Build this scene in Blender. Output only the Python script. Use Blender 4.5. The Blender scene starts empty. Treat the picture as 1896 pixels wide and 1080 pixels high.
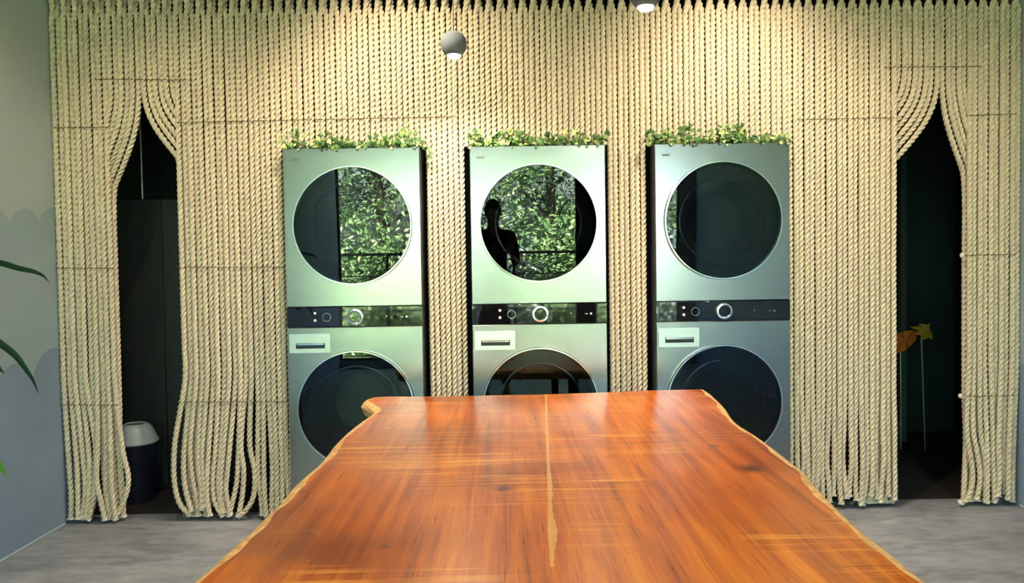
import bpy, bmesh, math, random
import numpy as np
from mathutils import Vector, Matrix
random.seed(7); rng = np.random.default_rng(7)
C = bpy.context.scene.collection
scn = bpy.context.scene
PI = math.pi

# ------------------------------------------------------------------ camera
W, H, F = 1896, 1080, 1369.0
CAM = np.array([-0.190, -3.819, 1.318]); YAW, PITCH, ROLL = 0.0128, -0.0294, -0.0150
_f = np.array([math.sin(YAW)*math.cos(PITCH), math.cos(YAW)*math.cos(PITCH), math.sin(PITCH)])
_r = np.array([math.cos(YAW), -math.sin(YAW), 0.0]); _u = np.cross(_r, _f)
_c, _s = math.cos(ROLL), math.sin(ROLL)
R_, U_ = _c*_r + _s*_u, -_s*_r + _c*_u
cam_d = bpy.data.cameras.new('camera'); cam = bpy.data.objects.new('camera', cam_d); C.objects.link(cam)
cam_d.sensor_fit = 'HORIZONTAL'; cam_d.sensor_width = 36.0; cam_d.lens = F/W*36.0
cam_d.clip_start = 0.05; cam_d.clip_end = 200
cam.matrix_world = Matrix(((R_[0], U_[0], -_f[0], CAM[0]), (R_[1], U_[1], -_f[1], CAM[1]), (R_[2], U_[2], -_f[2], CAM[2]), (0, 0, 0, 1)))
scn.camera = cam
def ray(px, py): return _f + (px-W/2)/F*R_ - (py-H/2)/F*U_
def at(px, py, Y):                       # point of the place seen at that pixel, on the plane y = Y
    d = ray(px, py); t = (Y-CAM[1])/d[1]; p = CAM + t*d; return Vector(p)
def atz(px, py, Z):                      # the same on the plane z = Z
    d = ray(px, py); t = (Z-CAM[2])/d[2]; p = CAM + t*d; return Vector(p)

# ------------------------------------------------------------------ world, sun, exposure
scn.view_settings.view_transform = 'Standard'; scn.view_settings.look = 'None'
scn.view_settings.exposure = 1.28; scn.view_settings.gamma = 1.0; scn.view_settings.use_curve_mapping = False
wd = bpy.data.worlds.new('sky'); scn.world = wd; wd.use_nodes = True
nt = wd.node_tree; bg = nt.nodes['Background']
sky = nt.nodes.new('ShaderNodeTexSky'); sky.sky_type = 'NISHITA'; sky.sun_disc = False
sky.sun_elevation = math.radians(50); sky.sun_rotation = math.radians(20); sky.dust_density = 3.0
nt.links.new(sky.outputs['Color'], bg.inputs['Color']); bg.inputs['Strength'].default_value = 2.5
sun_d = bpy.data.lights.new('sun', 'SUN'); sun_d.energy = 125.0; sun_d.angle = math.radians(0.6); sun_d.color = (1.0, 0.96, 0.86)
sun = bpy.data.objects.new('sun', sun_d); C.objects.link(sun)
sun.rotation_euler = Vector((0.35, -1.0, -1.15)).to_track_quat('-Z', 'Y').to_euler()
WL, WR, YB, YW, ZC = -2.535, 2.588, 1.90, -6.80, 2.95      # left wall, right wall, back wall, window wall, ceiling
por_d = bpy.data.lights.new('window_portal', 'AREA'); por_d.shape = 'RECTANGLE'; por_d.size = 4.9; por_d.size_y = 2.6
por_d.cycles.is_portal = True
por = bpy.data.objects.new('window_portal', por_d); C.objects.link(por); por.location = (0, YW-0.12, 1.45); por.rotation_euler = (PI/2, 0, 0)
GLOBE_W, DOWN_W = 30.0, 46.0

# ------------------------------------------------------------------ node helpers and materials
def mat(name, col=(.5, .5, .5), rough=.5, metal=0.0, **kw):
    m = bpy.data.materials.new(name); m.use_nodes = True
    b = m.node_tree.nodes['Principled BSDF']
    b.inputs['Base Color'].default_value = (*col, 1); b.inputs['Roughness'].default_value = rough; b.inputs['Metallic'].default_value = metal
    for k, v in kw.items(): b.inputs[k.replace('_', ' ')].default_value = v
    return m
class N:
    def __init__(s, m): s.t = m.node_tree; s.b = s.t.nodes.get('Principled BSDF')
    def new(s, k, **kw):
        n = s.t.nodes.new(k)
        for a, v in kw.items(): setattr(n, a, v)
        return n
    def link(s, a, b): s.t.links.new(a, b)
    def val(s, inp, v):
        if isinstance(v, (int, float)): inp.default_value = v
        elif isinstance(v, tuple): inp.default_value = v
        else: s.link(v, inp)
    def math(s, op, a, b=0.0, c=None):
        n = s.new('ShaderNodeMath', operation=op); s.val(n.inputs[0], a); s.val(n.inputs[1], b)
        if c is not None: s.val(n.inputs[2], c)
        return n.outputs[0]
    def co(s, kind='Object', scale=(1, 1, 1), loc=(0, 0, 0)):
        t = s.new('ShaderNodeTexCoord'); m = s.new('ShaderNodeMapping'); m.inputs['Scale'].default_value = scale; m.inputs['Location'].default_value = loc
        s.link(t.outputs[kind], m.inputs[0]); return m.outputs[0]
    def noise(s, vec, scale, detail=4, rough=.5, dist=0.0):
        n = s.new('ShaderNodeTexNoise'); s.link(vec, n.inputs['Vector']); n.inputs['Scale'].default_value = scale
        n.inputs['Detail'].default_value = detail; n.inputs['Roughness'].default_value = rough; n.inputs['Distortion'].default_value = dist
        return n.outputs['Fac']
    def ramp(s, fac, stops):
        n = s.new('ShaderNodeValToRGB'); s.link(fac, n.inputs[0]); e = n.color_ramp.elements
        while len(e) < len(stops): e.new(0.5)
        for el, (p, c) in zip(e, stops): el.position = p; el.color = (*c, 1) if len(c) == 3 else c
        return n.outputs[0]
    def mix(s, f, a, b, mode='MIX'):
        n = s.new('ShaderNodeMix', data_type='RGBA', blend_type=mode); s.val(n.inputs[0], f)
        for i, v in ((6, a), (7, b)):
            if isinstance(v, tuple): n.inputs[i].default_value = (*v, 1)
            else: s.link(v, n.inputs[i])
        return n.outputs[2]
    def bump(s, h, strength=.3, dist=.01):
        n = s.new('ShaderNodeBump'); n.inputs['Strength'].default_value = strength; n.inputs['Distance'].default_value = dist
        s.link(h, n.inputs['Height']); s.link(n.outputs[0], s.b.inputs['Normal'])
    def base(s, o): s.link(o, s.b.inputs['Base Color'])
    def rgh(s, o): s.link(o, s.b.inputs['Roughness'])
def sepxyz(n, v):
    s = n.new('ShaderNodeSeparateXYZ'); n.link(v, s.inputs[0]); return s.outputs

def m_rope():
    m = mat('rope_cotton', (.66, .57, .37), .85); n = N(m)
    oi = n.new('ShaderNodeObjectInfo')
    c = n.co(); f = n.noise(c, 60, 3)
    col = n.mix(f, (.64, .52, .36), (.84, .70, .50))
    var = n.ramp(oi.outputs['Random'], [(0, (.90, .90, .88)), (1, (1.0, .98, .95))])
    n.base(n.mix(1.0, col, var, 'MULTIPLY')); n.bump(n.noise(n.co(scale=(1, 1, .25)), 900, 2), .25, .002)
    m.node_tree.nodes['Principled BSDF'].inputs['Sheen Weight'].default_value = .15
    return m
M = {}
M['rope'] = m_rope()
M['rope_end'] = mat('rope_end_fibre', (.80, .76, .66), .9)
M['cord'] = mat('tie_cord', (.16, .11, .06), .8)
M['bead'] = mat('pale_knot', (.8, .74, .60), .6)

def m_floor():
    m = mat('grey_screed', (.3, .3, .31), .45); n = N(m)
    c = n.co(scale=(.55, 1.6, 1)); a = n.noise(c, 2.6, 8, .65, .6); b = n.noise(n.co(scale=(1, 2.6, 1)), 9, 6, .6, .4)
    col = n.ramp(a, [(.28, (.10, .108, .125)), (.48, (.235, .245, .272)), (.72, (.44, .452, .49))])
    col = n.mix(.45, col, n.ramp(b, [(.3, (.10, .105, .12)), (.7, (.43, .442, .475))]))
    n.base(col); n.rgh(n.ramp(b, [(.3, (.35,)*3), (.8, (.6,)*3)])); n.bump(b, .12, .01); return m
M['floor'] = m_floor()

def m_mural(name, up, lo):
    m = mat(name, (.4, .45, .45), .7); n = N(m); x, y, z = sepxyz(n, n.co())
    ny = n.noise(n.co(), 1.1, 1)
    def edge(base, A, k, ph, B):
        s1 = n.math('ABSOLUTE', n.math('SINE', n.math('MULTIPLY_ADD', y, k, ph)))
        s1 = n.math('POWER', s1, .6)
        s2 = n.math('SINE', n.math('MULTIPLY', y, B))
        h = n.math('ADD', n.math('MULTIPLY_ADD', s1, A, base), n.math('MULTIPLY', s2, .05))
        return n.math('LESS_THAN', z, h)
    col = n.mix(edge(up, .07, 14.0, .4, 2.1), (.44, .50, .49), (.33, .41, .44))
    col = n.mix(edge(lo, .11, 10.5, 1.25, 3.3), col, (.22, .285, .40))
    n.base(n.mix(.12, col, n.ramp(n.noise(n.co(), 3, 4), [(.3, (.15, .18, .19)), (.7, (.5, .53, .52))])))
    n.bump(n.noise(n.co(), 160, 2), .06, .003); return m
M['mural_left'] = m_mural('cloud_mural_left', 1.60, .83)
M['mural_right'] = m_mural('cloud_mural_right', 1.9, .66)
M['ceil'] = mat('ceiling_paint', (.62, .63, .61), .8)
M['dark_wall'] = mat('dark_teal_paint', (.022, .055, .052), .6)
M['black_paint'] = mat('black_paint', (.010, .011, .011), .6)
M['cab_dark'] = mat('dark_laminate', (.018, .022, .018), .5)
M['plaster'] = mat('pale_plaster', (.45, .45, .42), .8)

def m_steel():
    m = mat('brushed_steel', (.31, .312, .315), .24, 1.0); n = N(m)
    f = n.noise(n.co(scale=(2, 2, 260)), 3, 3)
    n.rgh(n.ramp(f, [(.3, (.21,)*3), (.7, (.26,)*3)]))
    return m
M['steel'] = m_steel()
M['steel_light'] = mat('satin_drawer_steel', (.55, .60, .575), .34, .75)
M['chrome'] = mat('chrome', (.72, .74, .74), .12, 1.0)
M['side_black'] = mat('appliance_side', (.02, .022, .022), .4)
M['gloss_black'] = mat('gloss_black_panel', (.004, .004, .005), .03, 0.0, IOR=1.55)
M['drum'] = mat('drum_grey', (.006, .006, .0065), .4, .2)
M['drum_ring'] = mat('drum_ring', (.45, .46, .47), .22, .9)
M['rubber'] = mat('black_rubber', (.012, .012, .013), .45)
M['icon'] = mat('pale_print', (.6, .6, .58), .5)
def m_doorglass():
    m = bpy.data.materials.new('tinted_door_glass'); m.use_nodes = True; t = m.node_tree; t.nodes.clear()
    o = t.nodes.new('ShaderNodeOutputMaterial'); mx = t.nodes.new('ShaderNodeMixShader')
    tr = t.nodes.new('ShaderNodeBsdfTransparent'); tr.inputs[0].default_value = (.15, .16, .17, 1)
    g = t.nodes.new('ShaderNodeBsdfGlossy'); g.inputs['Roughness'].default_value = 0.0; g.inputs[0].default_value = (.92, 1.0, .95, 1)
    fr = t.nodes.new('ShaderNodeFresnel'); fr.inputs[0].default_value = 1.46
    t.links.new(fr.outputs[0], mx.inputs[0]); t.links.new(tr.outputs[0], mx.inputs[1]); t.links.new(g.outputs[0], mx.inputs[2]); t.links.new(mx.outputs[0], o.inputs[0])
    return m
M['door_glass'] = m_doorglass()
def m_pane():
    m = bpy.data.materials.new('window_glass'); m.use_nodes = True; t = m.node_tree; t.nodes.clear()
    o = t.nodes.new('ShaderNodeOutputMaterial'); mx = t.nodes.new('ShaderNodeMixShader'); mx.inputs[0].default_value = .06
    tr = t.nodes.new('ShaderNodeBsdfTransparent'); tr.inputs[0].default_value = (.95, .98, .96, 1)
    g = t.nodes.new('ShaderNodeBsdfGlossy'); g.inputs['Roughness'].default_value = 0.0
    t.links.new(tr.outputs[0], mx.inputs[1]); t.links.new(g.outputs[0], mx.inputs[2]); t.links.new(mx.outputs[0], o.inputs[0]); return m
M['pane'] = m_pane()
M['frame_dark'] = mat('dark_window_frame', (.02, .022, .022), .4)
M['globe'] = mat('grey_lamp_shell', (.15, .165, .17), .9)
def emit(name, col, s):
    m = mat(name, col, .4); b = m.node_tree.nodes['Principled BSDF']; b.inputs['Emission Color'].default_value = (*col, 1); b.inputs['Emission Strength'].default_value = s; return m
M['led'] = emit('warm_led', (1.0, .93, .80), 14.0)
M['metal_thin'] = mat('thin_metal', (.55, .55, .54), .35, .9)

TZ = .75                                             # table top height
def m_wood():
    m = mat('oiled_heartwood', (.5, .12, .02), .3); n = N(m)
    _co = n.co
    n.co = lambda kind='Object', scale=(1, 1, 1), loc=(0, 0, 0): _co(kind, scale, (loc[0], loc[1]-2.0*scale[1], loc[2]))      # local y runs from the table's own origin
    x, y, z = sepxyz(n, n.co())
    wob = n.noise(n.co(scale=(1.2, .5, 1)), 1.6, 3, .5)
    g1 = n.noise(n.co(scale=(13, .55, 1), loc=(3, 0, 0)), 2.6, 7, .5, .5)       # long figure
    g2 = n.noise(n.co(scale=(60, 1.6, 1)), 4.0, 4, .6, .3)                        # fine pores
    fl = n.noise(n.co(scale=(.8, 22, 1), loc=(0, 5, 0)), 2.2, 4, .55, .8)         # cross ripple
    pat = n.noise(n.co(), 1.5, 3, .5, .4)
    col = n.ramp(g1, [(.28, (.17, .022, .001)), (.42, (.42, .075, .002)), (.56, (.60, .135, .003)), (.72, (.72, .21, .010))])
    col = n.mix(.35, col, n.ramp(g2, [(.35, (.20, .026, .001)), (.65, (.66, .15, .005))]))
    col = n.mix(.75, col, n.ramp(pat, [(.34, (.36, .25, .20)), (.48, (.90, .85, .8)), (.68, (1.25, 1.42, 1.5))]), 'MULTIPLY')
    fmask = n.ramp(fl, [(.53, (0, 0, 0)), (.66, (.8, .8, .8))])
    side = n.ramp(n.noise(n.co(loc=(7, 2, 0)), 2.1, 2), [(.46, (0, 0, 0)), (.6, (1, 1, 1))])
    col = n.mix(n.math('MULTIPLY', fmask, side), col, (.85, .36, .06))
    dk = n.ramp(n.noise(n.co(scale=(.9, 26, 1), loc=(4, 1, 0)), 2.6, 3, .5, .6), [(.56, (0, 0, 0)), (.68, (.7, .7, .7))])
    col = n.mix(n.math('MULTIPLY', dk, side), col, (.16, .03, .006))
    # pale sapwood seam between the two halves of the slab
    p0, p1 = atz(1010, 745, TZ), atz(1020, 1050, TZ)
    k = (p1.x-p0.x)/(p1.y-p0.y)
    xs = n.math('SUBTRACT', x, n.math('MULTIPLY_ADD', y, k, p0.x-k*p0.y))
    def bumpf(yc, w, h): return n.math('MULTIPLY', n.math('MAXIMUM', n.math('SUBTRACT', 1.0, n.math('ABSOLUTE', n.math('DIVIDE', n.math('SUBTRACT', y, yc), w))), 0.0), h)
    yA, yB, yC = atz(1025, 985, TZ).y, atz(1018, 1050, TZ).y, atz(1010, 745, TZ).y
    jit = n.math('MULTIPLY_ADD', n.noise(n.co(scale=(0, 1, 0)), 22, 3), .008, -.004)
    hw = n.math('ADD', n.math('ADD', n.math('ADD', bumpf(yA, .15, .0075), bumpf(atz(1015, 900, TZ).y, .25, .003)), .0038), jit)
    inside = n.math('MULTIPLY', n.math('LESS_THAN', n.math('ABSOLUTE', n.math('SUBTRACT', xs, n.math('MULTIPLY', hw, .6))), hw), n.math('GREATER_THAN', y, yB))
    col = n.mix(n.math('MULTIPLY', inside, .75), col, n.mix(g2, (.55, .24, .04), (.80, .46, .15)))
    # knots
    for (px, py, r) in ((1389, 868, .030), (1322, 826, .016), (932, 905, .022), (560, 911, .014), (570, 988, .013), (712, 1012, .012), (905, 745, .012)):
        q = atz(px, py, TZ)
        d = n.math('SQRT', n.math('ADD', n.math('POWER', n.math('SUBTRACT', x, q.x), 2.0), n.math('POWER', n.math('SUBTRACT', y, q.y), 2.0)))
        d = n.math('MULTIPLY_ADD', n.noise(n.co(), 30, 2), .02, d)
        kf = n.ramp(n.math('DIVIDE', d, r*2.2), [(.35, (.9,)*3), (1.0, (0,)*3)])
        col = n.mix(kf, col, (.07, .014, .004))
    n.base(col); n.rgh(n.ramp(g2, [(.3, (.27,)*3), (.7, (.33,)*3)])); n.bump(g2, .03, .001)
    b = m.node_tree.nodes['Principled BSDF']; b.inputs['Specular IOR Level'].default_value = .4
    b.inputs['Coat Weight'].default_value = .12; b.inputs['Coat Roughness'].default_value = .2
    return m
M['wood'] = m_wood()
def m_sap():
    m = mat('pale_sapwood', (.8, .5, .2), .4); n = N(m); f = n.noise(n.co(scale=(3, 3, 12)), 12, 4)
    n.base(n.ramp(f, [(.3, (.46, .22, .06)), (.6, (.80, .48, .19))])); n.bump(f, .4, .004); return m
M['sap'] = m_sap()

def m_leaf(name, a, b, edge=None):
    m = mat(name, a, .45); n = N(m)
    g = n.new('ShaderNodeNewGeometry'); r = g.outputs['Random Per Island']
    n.base(n.ramp(r, [(0, a), (.72, b)] + ([(1, edge)] if edge else [])))
    return m
M['ivy'] = m_leaf('ivy_leaf', (.012, .055, .012), (.09, .22, .035), (.60, .62, .25))
M['ivy_stem'] = mat('ivy_stem', (.08, .12, .03), .6)
M['tree_leaf'] = m_leaf('tree_leaf_green', (.06, .13, .05), (.22, .36, .13), (.50, .60, .30))
M['tree_leaf'].node_tree.nodes['Principled BSDF'].inputs['Roughness'].default_value = .35
M['tree_leaf_dark'] = m_leaf('tree_leaf_blue_green', (.04, .075, .06), (.16, .22, .20), (.50, .58, .58))
M['bark'] = mat('bark', (.05, .038, .028), .9)
M['draca'] = mat('dark_green_leaf', (.012, .05, .012), .35)
M['draca_y'] = mat('yellow_green_leaf', (.16, .38, .03), .4)
M['pot'] = mat('glazed_pot', (.30, .29, .27), .4)
M['soil'] = mat('soil', (.03, .02, .012), .95)
M['grass'] = mat('garden_ground', (.07, .12, .03), .9)
M['bin'] = mat('dark_bin_plastic', (.012, .016, .028), .4)
M['bin_lid'] = mat('grey_lid_plastic', (.50, .55, .54), .35)
M['orange_leaf'] = mat('orange_felt', (.62, .17, .015), .7)
M['yellow_leaf'] = mat('yellow_felt', (.55, .38, .02), .6)

# ------------------------------------------------------------------ geometry helpers
def put(name, me, m, parent=None):
    o = bpy.data.objects.new(name, me); C.objects.link(o)
    if m is not None:
        for mm in (m if isinstance(m, (list, tuple)) else [m]): me.materials.append(mm)
    if parent: o.parent = parent
    return o
def fin(name, bm, m, parent=None, smooth=True, angle=40):
    me = bpy.data.meshes.new(name); bm.normal_update(); bm.to_mesh(me); bm.free()
    if smooth:
        me.shade_smooth()
        try: me.set_sharp_from_angle(angle=math.radians(angle))
        except Exception: pass
    return put(name, me, m, parent)
def tag(o, label=None, cat=None, group=None, kind=None):
    for k, v in (('label', label), ('category', cat), ('group', group), ('kind', kind)):
        if v: o[k] = v
    return o
def empty(name, loc=(0, 0, 0)):
    o = bpy.data.objects.new(name, None); C.objects.link(o); o.location = loc; o.empty_display_size = .1; return o
def box(bm, x0, x1, y0, y1, z0, z1, bev=0.0, seg=2):
    r = bmesh.ops.create_cube(bm, size=1.0); vs = r['verts']
    for v in vs: v.co = Vector(((x0+x1)/2+v.co.x*(x1-x0), (y0+y1)/2+v.co.y*(y1-y0), (z0+z1)/2+v.co.z*(z1-z0)))
    if bev:
        es = list({e for v in vs for e in v.link_edges}); bmesh.ops.bevel(bm, geom=es, offset=bev, segments=seg, affect='EDGES', clamp_overlap=True)
def tube(bm, pts, rad, n=8, caps=True):
    pts = [Vector(p) for p in pts]; rr = rad if isinstance(rad, (list, tuple)) else [rad]*len(pts)
    rings = []; up = None
    for i, p in enumerate(pts):
        t = (pts[min(i+1, len(pts)-1)]-pts[max(i-1, 0)]).normalized()
        if up is None: up = Vector((0, 0, 1)) if abs(t.z) < .9 else Vector((1, 0, 0))
        a = t.cross(up).normalized(); b = a.cross(t).normalized(); up = b
        rings.append([bm.verts.new(p+rr[i]*(math.cos(2*PI*k/n)*a+math.sin(2*PI*k/n)*b)) for k in range(n)])
    for A, B in zip(rings, rings[1:]):
        for k in range(n): bm.faces.new((A[k], A[(k+1) % n], B[(k+1) % n], B[k]))
    if caps: bm.faces.new(rings[0][::-1]); bm.faces.new(rings[-1])
def lathe(bm, prof, n=48, axis='Z', origin=(0, 0, 0)):       # prof: (radius, height) pairs
    O = Vector(origin); rings = []
    for r, h in prof:
        if r < 1e-6: 
            v = Vector((0, 0, h)) if axis == 'Z' else Vector((0, h, 0)); rings.append([bm.verts.new(O+v)]); continue
        ring = []
        for k in range(n):
            a = 2*PI*k/n
            v = Vector((r*math.cos(a), r*math.sin(a), h)) if axis == 'Z' else Vector((r*math.cos(a), h, r*math.sin(a)))
            ring.append(bm.verts.new(O+v))
        rings.append(ring)
    for A, B in zip(rings, rings[1:]):
        for k in range(n):
            if len(A) == 1 and len(B) == 1: continue
            if len(A) == 1: f = (A[0], B[(k+1) % n], B[k])
            elif len(B) == 1: f = (A[k], A[(k+1) % n], B[0])
            else: f = (A[k], A[(k+1) % n], B[(k+1) % n], B[k])
            bm.faces.new(f)
    bmesh.ops.recalc_face_normals(bm, faces=bm.faces[:])
def struct(name, bm, m, parent=None, kind='structure', label=None):
    o = fin(name, bm, m, parent, smooth=False)
    if not parent: o['kind'] = kind
    if label: o['label'] = label
    return o

# ------------------------------------------------------------------ the room
T = .12
XL2, XR2 = WL-.75, WR+.75                       # the dark store behind the curtain is wider than the room
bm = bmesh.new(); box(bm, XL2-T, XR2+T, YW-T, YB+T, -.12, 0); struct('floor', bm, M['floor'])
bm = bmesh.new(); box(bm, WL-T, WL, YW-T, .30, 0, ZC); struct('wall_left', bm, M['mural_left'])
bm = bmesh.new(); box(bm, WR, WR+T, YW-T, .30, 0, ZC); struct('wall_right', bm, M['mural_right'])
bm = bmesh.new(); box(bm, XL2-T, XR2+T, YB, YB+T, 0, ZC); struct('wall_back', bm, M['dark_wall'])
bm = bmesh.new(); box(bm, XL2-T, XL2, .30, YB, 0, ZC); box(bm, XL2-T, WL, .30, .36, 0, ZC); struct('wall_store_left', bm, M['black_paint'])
bm = bmesh.new(); box(bm, XL2+.003, XR2-.003, .372, YB-.003, .0002, .003); box(bm, WL+.003, WR-.003, .25, .372, .0002, .003); struct('floor_curtain_shade', bm, mat('curtain_shade_colour', (.022, .020, .018), .6))  # thin dark sheet: the curtain's shade on the grey floor, put in as colour
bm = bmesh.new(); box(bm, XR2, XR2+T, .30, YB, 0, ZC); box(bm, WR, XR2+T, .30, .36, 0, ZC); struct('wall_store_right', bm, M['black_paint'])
bm = bmesh.new(); box(bm, XL2-T, XR2+T, YW-T, YB+T, ZC, ZC+T)
struct('ceiling', bm, M['ceil'])
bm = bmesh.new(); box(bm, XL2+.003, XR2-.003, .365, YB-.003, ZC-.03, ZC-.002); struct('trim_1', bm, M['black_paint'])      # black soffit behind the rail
bm = bmesh.new(); box(bm, WL+.003, WR-.003, .185, .20, 2.80, ZC-.002); struct('trim_2', bm, M['black_paint'])
for nm, x0, x1 in (('baseboard_left', WL+.001, WL+.009), ('baseboard_right', WR-.009, WR-.001)):
    bm = bmesh.new(); box(bm, x0, x1, YW+.01, .10, .0005, .012, .002, 1); struct(nm, bm, mat(nm+'_paint', (.42, .50, .52), .5))
# window wall behind the photographer: full width glazing down to a low sill
bm = bmesh.new(); box(bm, WL-T, WR+T, YW-T, YW, 0, .12); box(bm, WL-T, WR+T, YW-T, YW, 2.80, ZC); box(bm, 2.36, WR, YW-T, YW, .12, 2.80)
struct('wall_front', bm, M['plaster'])
wx = [WL, -.82, .90, 1.14, 2.36]
for k, (a, b) in enumerate(((WL, -.82), (-.82, .90), (1.14, 2.36))):
    bm = bmesh.new(); w = .03
    for q in ((a, a+w), (b-w, b)): box(bm, q[0], q[1], YW-.09, YW-.03, .12, 2.80)
    for q in ((.12, .12+w), (2.80-w, 2.80)): box(bm, a+w, b-w, YW-.09, YW-.03, q[0], q[1])
    o = struct('window_%d' % (k+1), bm, M['frame_dark'])
    bm = bmesh.new(); box(bm, a+w, b-w, YW-.063, YW-.057, .12+w, 2.80-w); fin('pane', bm, M['pane'], o, smooth=False)
bm = bmesh.new(); box(bm, .902, 1.138, YW-T, YW, .12, 2.80); struct('trim_3', bm, M['black_paint'])

# ------------------------------------------------------------------ laundry towers
def plate_hole(bm, x0, x1, z0, z1, cx, cz, r, y0, y1, n=72):
    ang = [2*PI*k/n for k in range(n)] + [math.atan2(z-cz, x-cx) % (2*PI) for x in (x0, x1) for z in (z0, z1)]
    ang = sorted(ang); inner, outer = [], []
    for a in ang:
        dx, dz = math.cos(a), math.sin(a)
        t = min([((x1 if dx > 0 else x0)-cx)/dx if abs(dx) > 1e-9 else 1e9, ((z1 if dz > 0 else z0)-cz)/dz if abs(dz) > 1e-9 else 1e9])
        inner.append((cx+r*dx, cz+r*dz)); outer.append((cx+t*dx, cz+t*dz))
    V = {}
    e = .004
    for nm, pts, yy, sc in (('if', inner, y0, 0), ('ib', inner, y1, 0), ('of', outer, y0, e), ('ob', outer, y1, 0), ('om', outer, y0+e, 0)):
        V[nm] = [bm.verts.new((min(max(p[0], x0+sc), x1-sc), yy, min(max(p[1], z0+sc), z1-sc))) for p in pts]
    m = len(ang)
    for k in range(m):
        j = (k+1) % m
        for A, B in (('if', 'of'), ('of', 'om'), ('om', 'ob'), ('ob', 'ib'), ('ib', 'if')):
            try: bm.faces.new((V[A][k], V[B][k], V[B][j], V[A][j]))
            except ValueError: pass
    bmesh.ops.recalc_face_normals(bm, faces=bm.faces[:])

MZ = 1.956
def build_door(root, kind, cz, r, tilt):
    bm = bmesh.new()                                      # ring frame, proud of the panel
    lathe(bm, [(r-.011, .03), (r-.010, -.018), (r-.008, -.021), (r-.002, -.021), (r, -.017), (r, .03)], 96, 'Y', (0, 0, cz))
    ring = fin(kind+'_door', bm, M['chrome'], root)
    bm = bmesh.new()
    R0 = r-.0105; prof = [(0, -.018)] + [(R0*math.sin(t*PI/2/8)/1.0, -.018) for t in range(1, 9)]
    lathe(bm, prof, 96, 'Y')
    g = fin('door_glass', bm, M['door_glass'], ring); g.location = (0, 0, cz); g.rotation_euler = (tilt, 0, 0)
    bm = bmesh.new()                                      # dark inner bowl behind the glass
    lathe(bm, [(r-.024, .004), (r-.07, .018), (r-.095, .022), (r-.10, .030), (r-.115, .10), (r-.16, .16), (0, .17)], 64, 'Y', (0, 0, cz))
    fin('inner_bowl', bm, M['drum'], ring)
    bm = bmesh.new(); rr = r-.085
    lathe(bm, [(rr+.006, .021), (rr+.004, .012), (rr-.003, .011), (rr-.008, .016), (rr-.009, .03)], 80, 'Y', (0, 0, cz))
    fin('drum_rim', bm, M['drum_ring'], ring)
    return ring

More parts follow.
